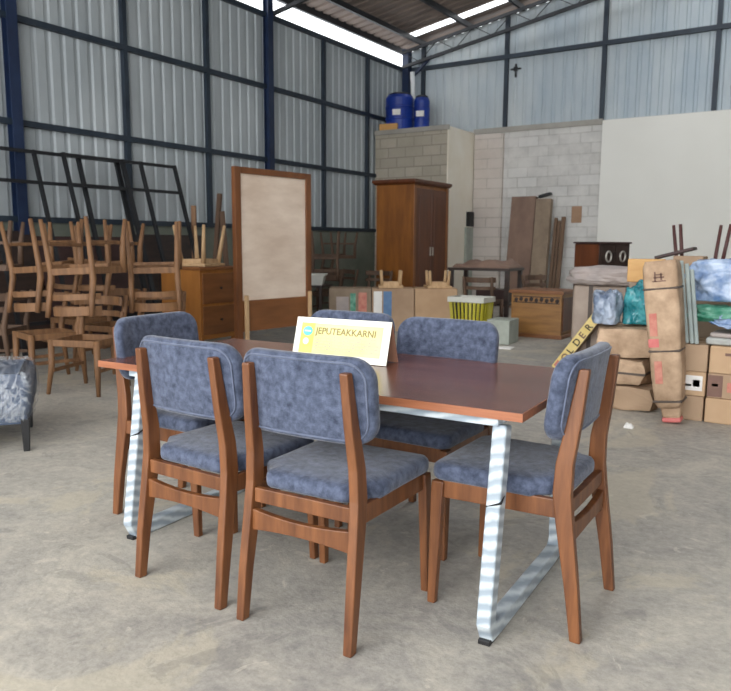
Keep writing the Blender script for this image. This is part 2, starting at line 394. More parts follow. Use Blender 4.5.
# roof: two slopes; a long gap over the left eave and a light strip beside the gable stay open to the sky
def roof_panel(bm, x0, x1, y0, y1):
    a = y0; prof = []
    while a < y1:
        for f, d in ((0, 0), (.6, 0), (.7, .03), (.9, .03)):
            if a+f*.25 <= y1: prof.append((a+f*.25, d))
        a += .25
    prof.append((y1, 0)); V = []
    for y, d in prof:
        V.append([bm.verts.new((x, y, 5.47+.178*((x if x <= 0 else -x)-XL)+d)) for x in (x0, x1)])
    for A, C in zip(V, V[1:]): bm.faces.new((A[0], A[1], C[1], C[0]))
bm = B()
for x0, x1 in ((XL-.06, -2.6), (-.9, 0)): roof_panel(bm, x0, x1, YF, 13.0)  # unseen slot left open, added to light the table and back wall
roof_panel(bm, XL-.06, 0, 13.0, 13.8)
roof_panel(bm, XL-.06, -7.9, 13.8, 14.06); roof_panel(bm, XL-.06, 0, 14.06, 14.75)
roof_panel(bm, 0, XR+.2, YF, 14.75)
struct('ceiling', bm, 'roof')

k = 4
def trim(bm, m, bevel=0):
    global k
    o = struct('trim_%d' % k, bm, m, bevel); k += 1; return o
# main columns and thin posts on the left wall
for y in (-3.5, .9, 5.2, 9.78):
    bm = B(); bb(bm, XL+.045, XL+.055, y-.065, y+.065, 0, 5.35); bb(bm, XL+.055, XL+.15, y-.012, y+.012, 0, 5.35); bb(bm, XL+.15, XL+.16, y-.065, y+.065, 0, 5.35); trim(bm, 'navy')
for y in (2.35, 3.84, 6.87, 8.41, 11.42, 12.93): trim(bb(B(), XL+.001, XL+.07, y-.035, y+.035, 1.5, EAVE), 'girt')
for z in (1.53, 2.66, 3.85, 5.0): trim(bb(B(), XL+.002, XL+.075, YF, YB-.01, z-.035, z+.035), 'girt')
# gable posts and girts
for x in (-7.9, -5.99, -4.04, -2.09, -.14, 1.8, 3.75, 5.7): trim(bb(B(), x-.04, x+.04, YB-.0, YB+.07, 3.61, 5.36+.178*(-abs(x)-XL)), 'girt')
trim(bb(B(), XL+.05, XR, YB-.02, YB+.06, 4.96, 5.04), 'girt')
trim(bb(B(), -8.0, XR, YB+.0, YB+.05, 6.18, 6.22), 'girt')
trim(bb(B(), XL+.05, XL+.2, YB-.17, YB-.02, 3.61, 5.4), 'navy')
# purlins along the building, under the sheets
for x in (-8.42, -7.87, -6.78, -5.68, -4.58, -3.48, -2.38, -1.28, -.2, .9, 2.0, 3.1, 4.2, 5.3, 6.4, 7.5):
    z = 5.47+.178*(-abs(x)-XL) if x < 0 else 5.47+.178*(-x-XL)
    trim(bb(B(), x-.03, x+.03, YF, 14.6, z-.11, z-.012 if x > -8.4 else z+.045), 'truss')
# lattice rafters
for y in (-3.5, .9, 5.31, 9.91, 14.28):
    bm = B()
    for s in (-1, 1):
        def pt(t, dz): return (s*(8.3-t*8.3), y, 5.33+.178*t*8.3+dz)
        bar(bm, pt(0, 0), pt(1, 0), .06, .06); bar(bm, pt(0, -.30), pt(1, -.30), .06, .06)
        nz = 20
        for i in range(nz):
            a, b = (0, -.3) if i % 2 == 0 else (-.3, 0)
            bar(bm, pt(i/nz, a), pt((i+1)/nz, b), .014, .014)
    trim(bm, 'truss')
# knee bracket at the corner column
bm = B(); bar(bm, (XL+.2, YB-.12, 4.75), (XL+.75, YB-.12, 5.2), .05, .05); trim(bm, 'navy')

# ------------------------------------------------------------------ dining chairs
def dining_chair():
    t = thing('dining_chair', '', 'chair', group='blue upholstered dining chairs round the table')
    def seat_fn(u, v, d):
        hw = .24; f = min(1, max(0, (v+.155+.03)/.05)); f = f*f*(3-2*f)
        half = .172+(.235-.172)*f + max(0, v)*.03
        return (u/.24*half, v+.035, .483+d)
    obj('seat', pad(.48, .47, .05, .056, .012, 0, .018, seat_fn), 'fabric', t, smooth=True)
    def back_fn(u, v, d):
        y = -.176 - .034*v/.14*.5 - .018*(1-(u/.25)**2) + .012*max(0, (abs(u)-.17)/.08)
        return (u, y-d, .787+v)
    br = obj('backrest', pad(.505, .282, .075, .05, .004, .006, .016, back_fn), 'fabric', t, smooth=True)
    bm = B(); o = rrect(.505-.034, .282-.034, .06)
    def bp(u, v): q = back_fn(u, v, .0275); return q
    tube(bm, [bp(u, v) for u, v in o], .0034, 6, True)
    obj('piping', bm, 'fabric_pipe', br, smooth=True)
    for s in (-1, 1):
        bm = B(); loft(bm, [(s*.2145, -.258, 0, .031, .036), (s*.213, -.236, .18, .033, .045), (s*.208, -.205, .38, .034, .056), (s*.205, -.192, .48, .034, .060),
                            (s*.201, -.195, .58, .034, .056), (s*.194, -.218, .72, .032, .046), (s*.187, -.240, .885, .030, .032)])
        obj('leg', bm, 'wood', t, bevel=.005)
        bm = B(); loft(bm, [(s*.226, .254, 0, .028, .030), (s*.222, .24, .40, .034, .046), (s*.220, .238, .452, .034, .046)])
        obj('leg', bm, 'wood', t, bevel=.005)
    bm = B()
    for s in (-1, 1): bar(bm, (s*.208, -.175, .43), (s*.215, .222, .425), .022, .062)
    bx(bm, (0, .236, .425), (.41, .024, .062)); bx(bm, (0, -.205, .432), (.375, .024, .05))
    obj('seat_frame', bm, 'wood', t, bevel=.003)
    bm = B(); n = 12; V = []
    for i in range(n+1):
        f = -1+2*i/n; x = f*.194; zt = .384-.012*(1-f*f); zb = .310+.014*(1-f*f); y = -.212-.006*(1-f*f)
        V.append([bm.verts.new((x, y+a, z)) for a, z in ((-.012, zb), (.012, zb), (.012, zt), (-.012, zt))])
    for A, C in zip(V, V[1:]):
        for j in range(4): bm.faces.new((A[j], A[(j+1) % 4], C[(j+1) % 4], C[j]))
    bm.faces.new(V[0][::-1]); bm.faces.new(V[-1]); bmesh.ops.recalc_face_normals(bm, faces=bm.faces)
    obj('stretcher', bm, 'wood', t, bevel=.003)
    return t
ch = dining_chair()
for i, (x, y, a, lab) in enumerate([
    (-1.409, 2.004, 2.1, 'blue-grey dining chair seen from behind, nearest to the camera, in front of the table sign'),
    (-1.935, 2.014, -1.6, 'blue-grey dining chair seen from behind, on the near side toward the left'),
    (-2.525, 2.372, -86.5, 'blue-grey dining chair at the left end of the table, partly behind another chair back'),
    (-.880, 2.431, 90.7, 'blue-grey dining chair seen from the side at the right end of the table'),
    (-1.48, 2.795, 179, 'blue-grey dining chair on the far side of the table, right of the sign'),
    (-2.035, 2.84, 180, 'blue-grey dining chair on the far side of the table, hidden behind the sign')]):
    place(ch, i == 0, lab, (x, y, 0), R(a))

# ------------------------------------------------------------------ dining table
tb = thing('dining_table', 'long dark brown wooden dining table on white-wrapped metal legs', 'table', (-.776, 2.088, 0), R(2.32))
TL, TW = 1.912, .89
top = obj('tabletop', bb(B(), -TL+.004, -.004, .004, TW-.004, .730, .7562), 'table_top', tb, bevel=.002)
bm = B()
for (x0, x1, y0, y1) in ((-TL, 0, 0, .004), (-TL, 0, TW-.004, TW), (-TL, -TL+.004, .004, TW-.004), (-.004, 0, .004, TW-.004)):
    bb(bm, x0, x1, y0, y1, .7285, .7555)
e = obj('edge_band', bm, 'wood_edge', top); e['label'] = 'lighter brown wooden edge of the tabletop'
def uframe(x):
    bm = B()
    ribbon(bm, [(.06, .700), (-.034, .075), (-.012, .033), (.055, .03), (.65, .03), (.715, .033), (.745, .075), (.72, .700)], .058, x-.024, x+.024)
    o = obj('leg', bm, 'wrap', tb, bevel=.008, seg=3); o['label'] = 'U-shaped metal leg wound in white foam wrap'
    for y0 in (-.05, .71): obj('foot_cap', bb(B(), x-.02, x+.02, y0, y0+.05, 0, .016), 'black', o, bevel=.002)
    bm = B(); bb(bm, x-.012, x+.012, -.01, .74, -.002, .004); obj('floor_strip', bm, 'black', o)
    bm = B(); bx(bm, (x, .024, .462), (.054, .066, .006), (R(18), R(-22), 0)); obj('tape_band', bm, 'black', o)
uframe(-.085); uframe(-1.70)
bm = B(); bb(bm, -1.745, -.085, .02, .07, .70, .7285); bb(bm, -1.745, -.085, .76, .81, .70, .7285)
bb(bm, -.13, -.08, .07, .76, .70, .7285); bb(bm, -1.75, -1.70, .07, .76, .70, .7285)
u = obj('under_frame', bm, 'wrap', tb, bevel=.004); u['label'] = 'pale wrapped frame under the tabletop'

# ------------------------------------------------------------------ sign on the table
sg = thing('table_sign', 'yellow and white advertising sign standing on the dining table', 'sign', (-1.802, 2.565, .7565), R(4.5))
W_, H_, TI = .475, .19, R(-17)
fr = Matrix.Rotation(TI, 4, 'X')        # local sign plane: x across, z up, front faces -y
def on(bm): bmesh.ops.transform(bm, matrix=fr, verts=bm.verts); return bm
obj('front_panel', on(bb(B(), -W_/2, W_/2, 0, .004, .002, H_)), 'sign_white', sg)
bm = B(); bmesh.ops.transform(bb(bm, -W_/2, W_/2, 0, .004, .0, .185), matrix=Matrix.Translation((0, .115, .002)) @ Matrix.Rotation(R(18), 4, 'X'), verts=bm.verts)
obj('back_panel', bm, 'sign_back', sg)
obj('print', on(bb(B(), -W_/2+.10, W_/2-.035, -.0012, 0, .03, H_-.025)), 'sign_yellow', sg)
obj('side_strip', on(bb(B(), -W_/2+.03, -W_/2+.10, -.0012, 0, .03, H_-.025)), 'sign_gold', sg)
bm = B(); lathe(bm, [(.0215, 0), (.0215, .0012)], n=28); bmesh.ops.transform(bm, matrix=fr @ Matrix.Translation((-W_/2+.066, -.0012, .128)) @ Matrix.Rotation(R(90), 4, 'X') @ Matrix.Diagonal((1.15, 1, 1, 1)), verts=bm.verts)
lg = obj('logo', bm, 'teal', sg); lg['label'] = 'round teal emblem'
obj('logo_mark', on(bb(B(), -W_/2+.050, -W_/2+.082, -.003, -.0024, .125, .131)), 'sign_white', lg)
bm = B(); lathe(bm, [(.015, 0), (.015, .0012)], n=20); bmesh.ops.transform(bm, matrix=fr @ Matrix.Translation((-W_/2+.062, -.0012, .082)) @ Matrix.Rotation(R(90), 4, 'X'), verts=bm.verts)
obj('emblem', bm, 'sign_white', sg)
mt = fr @ Matrix.Translation((-W_/2+.108, -.0022, .118)) @ Matrix.Rotation(R(90), 4, 'X')
h = text_bm('JEPUTEAKKARNI', .041, mt, bold=.0006); obj('heading', h, 'olive_ink', sg)
random.seed(4); bm = B()
for r_, z in enumerate((.104, .090, .076, .062, .048)):
    x = -W_/2+.112
    while x < W_/2-.06:
        w = random.uniform(.008, .026); bb(bm, x, min(x+w, W_/2-.045), -.0022, -.0012, z, z+.0045); x += w+.006
obj('small_print', on(bm), 'grey_ink', sg)

# ------------------------------------------------------------------ plastic-wrapped bench at the left edge
bn = thing('upholstered_bench', 'slate blue upholstered bench wrapped in clear plastic at the left edge', 'bench', (-4.03, 2.53, 0), R(54))
def cush(u, v, d): return (u-.50, v+.36, .335+d)
obj('seat', pad(1.0, .72, .05, .25, .02, 0, .045, cush), 'bench', bn, smooth=True)
bm = B(); bb(bm, -.98, -.025, .025, .70, .17, .245); obj('skirt', bm, 'bench', bn, bevel=.012)
for x, y in ((-.04, .04), (-.94, .04), (-.06, .66), (-.94, .66)):
    bm = B(); loft(bm, [(x, y, 0, .036, .036), (x, y, .20, .05, .05)]); obj('leg', bm, 'black', bn, bevel=.004)
random.seed(2)
def film_fn(u, v, d):
    p = Vector((u*5, v*5, d*6)); q = noise.noise_vector(p*1.6)*.012
    return (u-.50+q.x, v+.36+q.y,   .33+d+q.z*.7)
fo = obj('plastic_wrap', pad(1.03, .75, .06, .30, .022, 0, .045, film_fn), 'film', bn, smooth=True)
fo['label'] = 'clear crinkled plastic wrap'

# ------------------------------------------------------------------ unfinished chairs stacked at the left
def raw_chair(m, label, group):
    t = thing('wooden_chair', label, 'chair', group=group)
    for s in (-1, 1):
        bm = B(); tube(bm, [(s*.215, -.25, 0), (s*.2, -.2, .42), (s*.2, -.2, .5), (s*.205, -.24, .66), (s*.21, -.27, .80)], .02, 8, taper=[.017, .026, .028, .024, .02])
        obj('leg', bm, m, t, smooth=True)
        bm = B(); tube(bm, [(s*.235, .25, 0), (s*.215, .215, .24), (s*.212, .21, .455)], .02, 8, taper=[.017, .026, .029]); obj('leg', bm, m, t, smooth=True)
    bm = B()
    for s in (-1, 1): bx(bm, (s*.2, 0, .43), (.03, .40, .055))
    bx(bm, (0, .21, .43), (.39, .028, .055)); bx(bm, (0, -.2, .43), (.37, .028, .055)); bx(bm, (0, .04, .385), (.38, .03, .028))
    obj('seat_frame', bm, m, t, bevel=.004)
    for s in (-1, 1): obj('stretcher', bx(B(), (s*.2, .01, .2), (.022, .42, .03)), m, t, bevel=.004)
    bm = B(); n = 14; P = []
    for i in range(n+1):
        a = R(-90-62+124*i/n); P.append((.27*math.cos(a)*.95, -.04+.245*math.sin(a), .775))
    for zz, hh in ((.755, .075), (.64, .05)):
        V = []
        for (x, y, z) in P:
            d = Vector((x, y+.04, 0)).normalized()*.012
            V.append([bm.verts.new((x+q*d.x, y+q*d.y, zz+w)) for q, w in ((-1, -hh/2), (1, -hh/2), (1, hh/2), (-1, hh/2))])
        for A, C in zip(V, V[1:]):
            for j in range(4): bm.faces.new((A[j], A[(j+1) % 4], C[(j+1) % 4], C[j]))
        bm.faces.new(V[0][::-1]); bm.faces.new(V[-1])
    bmesh.ops.recalc_face_normals(bm, faces=bm.faces)
    obj('backrest', bm, m, t, bevel=.003)
    return t
rc = raw_chair('raw', '', 'unfinished chairs stacked in pairs by the left wall')
up = (R(180), 0, 0)
stack = [  # x, y, yaw, upright label, inverted label
    (-5.35, 3.92, 200, 'unfinished wooden chair upright on the floor, left of the dining table end', 'unfinished wooden chair upside down, directly above the upright one left of the dining table end'),
    (-6.02, 3.98, 165, 'unfinished wooden chair upright on the floor, behind the wrapped bench', 'unfinished wooden chair upside down on its pair behind the wrapped bench, legs in the air'),
    (-5.3, 4.62, 215, 'unfinished wooden chair upright behind the left-end dining chair', 'unfinished wooden chair upside down beside the honey cabinet, legs in the air'),
    (-6.07, 4.72, 190, 'unfinished wooden chair upright in the second row of the stack, deep in shade', 'unfinished wooden chair upside down in the second row of the stack'),
    (-6.85, 4.95, 175, 'unfinished wooden chair upright in the second row by the navy column', 'unfinished wooden chair upside down in the second row by the navy column')]
first = True
for x, y, a, l1, l2 in stack:
    place(rc, first, l1, (x, y, 0), R(a)); first = False
    place(rc, False, l2, (x, y, 1.452), rot=(R(180+(a*7 % 9)-4), R((a*5 % 7)-3), R(a+(a*3 % 31)-14)))
dc = raw_chair('raw_dark', '', 'dark old chairs among the clutter')
first = True
for x, y, z, a, inv, lab in [
    (-6.72, 3.9, 0, 120, False, 'dull dark wooden chair upright at the left edge behind the bench'),
    (-6.72, 3.9, 1.452, 135, True, 'dull dark wooden chair upside down at the left edge behind the bench'),
    (-7.25, 9.98, 0, 200, False, 'dark wooden chair upright on the floor between framed board and wardrobe'),
    (-7.25, 9.98, 1.452, 215, True, 'dark wooden chair upside down in the gap between framed board and wardrobe'),
    (-7.45, 10.65, 0, 160, False, 'dark wooden chair upright deep in the gap beside the wardrobe'),
    (-7.45, 10.65, 1.452, 150, True, 'dark wooden chair upside down deep in the gap beside the wardrobe'),
    (-6.62, 10.5, 0, 185, False, 'dark wooden chair upright in front of the wardrobe'),
    (-4.33, 9.86, 0, 5, False, 'dark wooden chair in front of the dark work table'),
    (-3.72, 10.75, 0, 250, False, 'dark wooden chair between work table and wooden chest')]:
    place(dc, first, lab, (x, y, z), rot=(R(180) if inv else 0, 0, R(a))); first = False

# ------------------------------------------------------------------ honey cabinet with stools on it
cb = thing('bedside_cabinet', 'honey brown wooden drawer cabinet beside the framed board', 'cabinet', (-6.11, 6.0, 0))
obj('body', bb(B(), -.66, -.02, .0, .62, .14, .95), 'cab', cb, bevel=.006)
obj('top', bb(B(), -.69, .012, -.02, .64, .95, .985), 'cab2', cb, bevel=.005)
for z0, z1 in ((.2, .53), (.56, .91)):
    d = obj('drawer', bb(B(), -.02, .0, .03, .59, z0, z1), 'cab2', cb, bevel=.004)
    bm = B(); lathe(bm, [(.012, 0), (.016, .02)], n=12); bmesh.ops.transform(bm, matrix=Matrix.Translation((0, .31, (z0+z1)/2)) @ Matrix.Rotation(R(90), 4, 'Y'), verts=bm.verts)
    obj('knob', bm, 'dark_wood', d)
for x, y in ((-.62, .04), (-.06, .04), (-.62, .58), (-.06, .58)): obj('leg', loft(B(), [(x, y, 0, .03, .03), (x, y, .14, .045, .045)]), 'cab', cb)
def stool(m, hgt, w, label, group, name='stool', foot=.5, r0=.017, r1=.03):
    t = thing(name, label, 'stool', group=group)
    obj('seat', bb(B(), -w/2, w/2, -w/2, w/2, hgt-.035, hgt), m, t, bevel=.008)
    for sx in (-1, 1):
        for sy in (-1, 1):
            obj('leg', tube(B(), [(sx*w*foot, sy*w*foot, 0), (sx*w*.36, sy*w*.36, hgt-.035)], .02, 8, taper=[r0, r1]), m, t, smooth=True)
    bm = B()
    for s in (-1, 1): bx(bm, (0, s*w*.36, hgt-.06), (w*.7, .022, .05)); bx(bm, (s*w*.36, 0, hgt-.06), (.022, w*.7, .05))
    obj('apron', bm, m, t); return t
st = stool('raw_pale', .48, .42, '', 'upturned stools')
place(st, True, 'pale wooden stool upside down on the honey cabinet, legs pointing up', (-6.42, 6.3, .985+.48), rot=(R(180), 0, R(10)))

# ------------------------------------------------------------------ tall framed board
fb = thing('framed_board', 'tall wooden-framed board with pale plywood panel, behind the table', 'board', (-5.6, 6.02, 0), R(90-6.7))
obj('panel', bb(B(), .075, 1.11, -.01, .012, .62, 2.02), 'ply', fb)
for x in (.035, 1.14): obj('post', bb(B(), x-.042, x+.042, -.03, .03, 0, 2.085), 'frame_wood', fb, bevel=.005)
obj('top_rail', bb(B(), .077, 1.098, -.028, .028, 2.015, 2.085), 'frame_wood', fb, bevel=.005)
obj('lower_board', bb(B(), .077, 1.098, -.022, .022, .27, .62), 'cab2', fb, bevel=.005)
for x in (.115, 1.13): o = obj('leg', bb(B(), x-.022, x+.022, -.065, -.031, 0, .68), 'raw_pale', fb, bevel=.004); o['label'] = 'pale unstained leg strip'

# ------------------------------------------------------------------ black steel grids leaning on the left wall
def steel_frame(label, y0, y1, ys, off, zt, base):
    t = thing('steel_frame', label, 'frame', (0, 0, 0), group='black steel frames leaning on the left wall')
    def P(y, z): f = z/zt; return (base+off+(XL+.27+off-base-off)*f, y, z)
    for y, w in ys: obj('upright', bar(B(), P(y, 0), P(y, zt), w, .04), 'steel_black', t)
    for z in (.35, zt-.38, zt-.02): obj('rail', bar(B(), P(y0, z), P(y1, z), .04, .04), 'steel_black', t)
    return t
steel_frame('black steel grid frame leaning on the left wall, the nearer one at the left edge', 3.8, 6.5, [(3.8, .045), (4.65, .045), (5.3, .04), (5.9, .05), (6.48, .06)], .0, 2.33, -7.45)
steel_frame('black steel grid frame leaning on the left wall, the one ending beside the framed board', 5.6, 7.42, [(5.63, .04), (6.5, .06), (6.8, .045), (7.4, .045)], .09, 2.33, -7.4)
# dark sheets low against the wall
for i, (y0, y1, zt, m, lab) in enumerate([
    (4.1, 5.3, 1.42, 'dark_wood', 'dark wooden sheet leaning low on the left wall behind the dark chair'),
    (5.35, 6.6, 1.36, 'maroon', 'maroon brown wooden sheet leaning low on the left wall behind the unfinished chairs'),
    (6.65, 8.1, 1.4, 'dark_wood', 'dark wooden sheet leaning low on the left wall behind the honey cabinet')]):
    t = obj('wooden_sheet', bb(B(), -.02, .02, 0, y1-y0, 0, zt), m); t.location = (XL+.45, y0, 0.0); t.rotation_euler = (0, R(-13), 0)
    tag(t, lab, 'board', 'dark sheets leaning on the left wall')
# rough offcuts standing behind the cabinet
random.seed(11)
for i, (x, y, zt, m, lab) in enumerate([
    (-7.52, 7.55, 1.95, 'raw_dark', 'dark offcut plank standing left of the framed board, tallest'),
    (-7.76, 7.5, 1.78, 'raw', 'tan offcut plank standing left of the framed board'),
    (-7.27, 7.72, 1.7, 'raw_dark', 'short dark offcut plank standing left of the framed board')]):
    o = obj('offcut_plank', bb(B(), -.035, .035, -.02, .02, 0, zt), m, bevel=.004); o.location = (x, y, 0); o.rotation_euler = (R(-3+2*i), R(4-4*i), R(30*i))
    tag(o, lab, 'plank')

# ------------------------------------------------------------------ wardrobe
wd = thing('wardrobe', 'tall orange-brown wooden wardrobe in front of the block wall corner', 'wardrobe', (-6.14, 11.0, 0))
obj('body', bb(B(), -.76, -.025, .02, 1.28, .08, 2.26), 'ward', wd, bevel=.008)
obj('cornice', loft(B(), [(-.385, .65, 2.26, .79, 1.32), (-.385, .65, 2.30, .86, 1.40), (-.385, .65, 2.345, .86, 1.40)]), 'ward_dark', wd, bevel=.006)
obj('plinth', bb(B(), -.77, -.01, .01, 1.29, 0, .12), 'ward_dark', wd)
for y0, y1 in ((.09, .645), (.655, 1.21)):
    d = obj('door', bb(B(), -.025, .0, y0, y1, .16, 2.2), 'ward_dark', wd, bevel=.006)
    obj('door_panel', bb(B(), 0, .008, y0+.09, y1-.09, .28, 2.08), 'ward_dark', d, bevel=.006)
    obj('handle', bb(B(), .0, .02, (y1-.05 if y0 < .3 else y0+.03), (y1-.03 if y0 < .3 else y0+.05), 1.05, 1.2), 'handle', d)
for y in (.0, 1.22):
    obj('pilaster', bb(B(), -.025, .006, y, y+.08, .12, 2.26), 'ward', wd, bevel=.004)

# ------------------------------------------------------------------ cartons
def carton(label, loc, size, rotz=0, m='carton', prints=(), group=None, tape=True, cat='box'):
    t = thing('carton', label, cat, loc, rotz, group); w, d, hh = size
    obj('box', bb(B(), -w/2, w/2, -d/2, d/2, 0, hh), m, t, bevel=.008)
    if tape:
        bm = B(); bb(bm, -w/2+.02, w/2-.02, -.025, .025, hh-.001, hh+.0012); bb(bm, -w/2-.0012, -w/2+.001, -.025, .025, hh*.65, hh-.008); bb(bm, w/2-.001, w/2+.0012, -.025, .025, hh*.65, hh-.008)
        obj('tape', bm, 'tape', t)
    for (x0, x1, z0, z1, pm) in prints:
        obj('print', bb(B(), x0, x1, -d/2-.0016, -d/2, z0, z1), pm, t)
    return t
# long row behind the dining table
ax = Vector((.84, .543, 0)); ay = Vector((-.543, .84, 0)); c0 = Vector((-5.5, 9.25, 0))
for i, (f, m, pr, lab) in enumerate([
    (-.62, 'carton3', [(-.2, -.02, .1, .5, 'grey_wrap'), (.0, .08, .25, .55, 'green'), (.12, .24, .2, .56, 'red_print')], 'greyish printed carton in the row behind the sign, left end'),
    (0, 'carton2', [(-.28, -.16, .18, .58, 'label'), (-.14, -.02, .2, .58, 'blue_label')], 'brown carton with blue and white print in the row behind the sign'),
    (.62, 'carton', [(.2, .23, .44, .48, 'ink')], 'plain brown carton at the right end of the row, beside the yellow basket')]):
    p = c0+ax*f; carton(lab, (p.x, p.y, 0), (.61, .46, .62), math.atan2(.543, .84), m, pr, 'cartons in a row behind the table')
fs = stool('raw_pale', .25, .36, '', 'small footstools upturned on the cartons', 'footstool', .40, .02, .024)
for i, (f, lab) in enumerate([(-.03, 'small pale footstool upside down on the printed middle carton'), (.66, 'small pale footstool upside down on the plain right-hand carton')]):
    p = c0+ax*f; place(fs, i == 0, lab, (p.x, p.y, .622+.25), rot=(R(180), 0, R(33+5*i)))
# white tub and dark table behind the row
t = thing('side_table', 'dark side table between framed board and cartons', 'table', (-7.15, 9.25, 0), R(20))
obj('tabletop', bb(B(), -.4, .4, -.3, .3, .58, .61), 'dark_wood', t)
for x, y in ((-.36, -.26), (.36, -.26), (-.36, .26), (.36, .26)): obj('leg', bb(B(), x-.02, x+.02, y-.02, y+.02, 0, .58), 'dark_wood', t)
bm = loft(B(), [(0, 0, 0, .40, .26), (0, 0, .15, .48, .33), (0, 0, .15, .52, .37), (0, 0, .175, .52, .37), (0, 0, .175, .44, .29), (0, 0, .03, .36, .23)])
o = obj('tub', bm, 'offwhite', bevel=.008); o.location = (-6.98, 9.2, .611); o.rotation_euler = (0, 0, R(30)); tag(o, 'white plastic tub on a side table right of the framed board', 'tub')
# ------------------------------------------------------------------ dark table, basket, block
t = thing('work_table', 'dark wooden table with lower shelf right of the wardrobe', 'table', (-4.62, 10.6, 0), R(3))
obj('tabletop', bb(B(), -.5, .5, -.35, .35, .86, .90), 'dark_wood', t, bevel=.005)
obj('shelf', bb(B(), -.46, .46, -.31, .31, .34, .37), 'dark_wood', t)
for x, y in ((-.45, -.3), (.45, -.3), (-.45, .3), (.45, .3)): obj('leg', bb(B(), x-.03, x+.03, y-.03, y+.03, 0, .86), 'dark_wood', t)
def humped(w, d, hgt, seed):
    bm = B(); bmesh.ops.create_grid(bm, x_segments=22, y_segments=14, size=.5)
    for v in bm.verts:
        e = max(0, 1-(max(abs(v.co.x), abs(v.co.y))*2)**6)
        v.co = Vector((v.co.x*w, v.co.y*d, .012+e*hgt*(.45+.75*noise.noise(Vector((v.co.x*4+seed, v.co.y*4, seed))))))
        v.co.z = max(.012, v.co.z)
    r = bmesh.ops.extrude_face_region(bm, geom=bm.faces[:])
    for v in [g for g in r['geom'] if isinstance(g, bmesh.types.BMVert)]: v.co.z = 0.0
    bmesh.ops.recalc_face_normals(bm, faces=bm.faces); return bm
o = obj('cloth_heap', humped(.92, .6, .17, 3.1), 'mauve', smooth=True); o.location = (-4.6, 10.62, .9005); tag(o, 'low mauve-brown heap of cloth on the dark work table', 'cloth')
o = obj('carton_offcut', bb(B(), -.25, .25, -.2, .2, 0, .2), 'maroon', bevel=.006); o.location = (-4.45, 10.62, .371); tag(o, 'dark maroon box on the lower shelf of the work table', 'box')
t = thing('plastic_basket', 'yellow slatted plastic basket with white rim beside the chest', 'basket', (-4.12, 9.0, 0))
bm = B()
def taper(z): return .19+.05*z/.58
n = 9
for i in range(n):
    f = -1+2*i/(n-1)
    for s in (-1, 1):
        bar(bm, (f*taper(0), s*taper(0)*.7, .02), (f*taper(.5), s*taper(.5)*.7, .50), .034, .012)
        if i % 2 == 0: bar(bm, (s*taper(0), f*taper(0)*.7, .02), (s*taper(.5), f*taper(.5)*.7, .50), .012, .034)
obj('slats', bm, 'yellow', t)
obj('base', bb(B(), -.19, .19, -.135, .135, 0, .02), 'yellow', t)
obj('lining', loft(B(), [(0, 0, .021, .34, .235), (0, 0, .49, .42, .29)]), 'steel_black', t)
bm = B(); x, y = .25, .18
for s in (-1, 1): bx(bm, (0, s*y, .53), (2*x+.03, .03, .07)); bx(bm, (s*x, 0, .53), (.03, 2*y, .07))
obj('rim', bm, 'offwhite', t, bevel=.006)
o = obj('foam_block', bb(B(), -.15, .15, -.2, .2, 0, .31), 'foam_block', bevel=.01); o.location = (-3.6, 8.85, 0); o.rotation_euler = (0, 0, R(4)); tag(o, 'pale grey block on the floor between basket and wooden chest', 'block')

# ------------------------------------------------------------------ carved chest and tall planks
t = thing('wooden_chest', 'golden brown wooden chest with dark carved band on the floor', 'chest', (-3.05, 9.55, 0))
obj('body', bb(B(), -.73, -.02, .02, .6, .03, .60), 'golden', t, bevel=.006)
obj('lid', bb(B(), -.76, .01, -.012, .63, .60, .645), 'cab2', t, bevel=.006)
obj('plinth', bb(B(), -.75, 0, 0, .62, 0, .05), 'cab2', t, bevel=.004)
bm = B()
for i in range(9):
    x = -.66+i*.072; lathe_b = bmesh.ops.create_icosphere(bm, subdivisions=1, radius=.03, matrix=Matrix.Translation((x, .018, .51+.012*(i % 2))) @ Matrix.Diagonal((1.1, .35, 1.1, 1)))
bb(bm, -.70, -.05, .012, .022, .47, .482); bb(bm, -.70, -.05, .012, .022, .55, .562)
obj('carved_band', bm, 'dark_wood', t)
obj('side_panel', bb(B(), -.02, -.008, .06, .56, .1, .55), 'ward_dark', t)
def lean_plank(x0, x1, zt, y0, th, m, lab, name='tall_carton', cat='box', ang=8):
    o = obj(name, bb(B(), 0, x1-x0, 0, th, 0, zt), m, bevel=.006); o.location = (x0, y0, 0.0); o.rotation_euler = (R(-ang), 0, 0)
    return tag(o, lab, cat)
lean_plank(-5.63, -5.13, 2.22, 13.78, .16, 'mauve', 'tall brown wrapped carton standing by the back wall, leftmost and widest')
lean_plank(-5.12, -4.82, 2.16, 13.82, .14, 'carton3', 'tall grey-brown carton standing by the back wall, in the middle', ang=7)
for i, (x, w, zt, lab) in enumerate([(-4.79, .06, 1.80, 'dark plank leaning on the back wall right of the tall cartons, leftmost of three'), (-4.715, .05, 1.74, 'dark narrow plank leaning on the back wall, middle of the three'), (-4.65, .08, 1.82, 'dark plank leaning on the back wall right of the tall cartons, rightmost of three')]):
    lean_plank(x, x+w, zt, 13.95, .05, 'brown_plank', lab, 'plank', 'plank', 9)
o = obj('folded_flap', bb(B(), -.12, .12, -.07, .07, 0, .05), 'black', bevel=.004); o.location = (-4.96, 14.16, 2.19); o.rotation_euler = (0, R(-14), 0); tag(o, 'small black cap lying on top of the middle tall carton', 'cap')
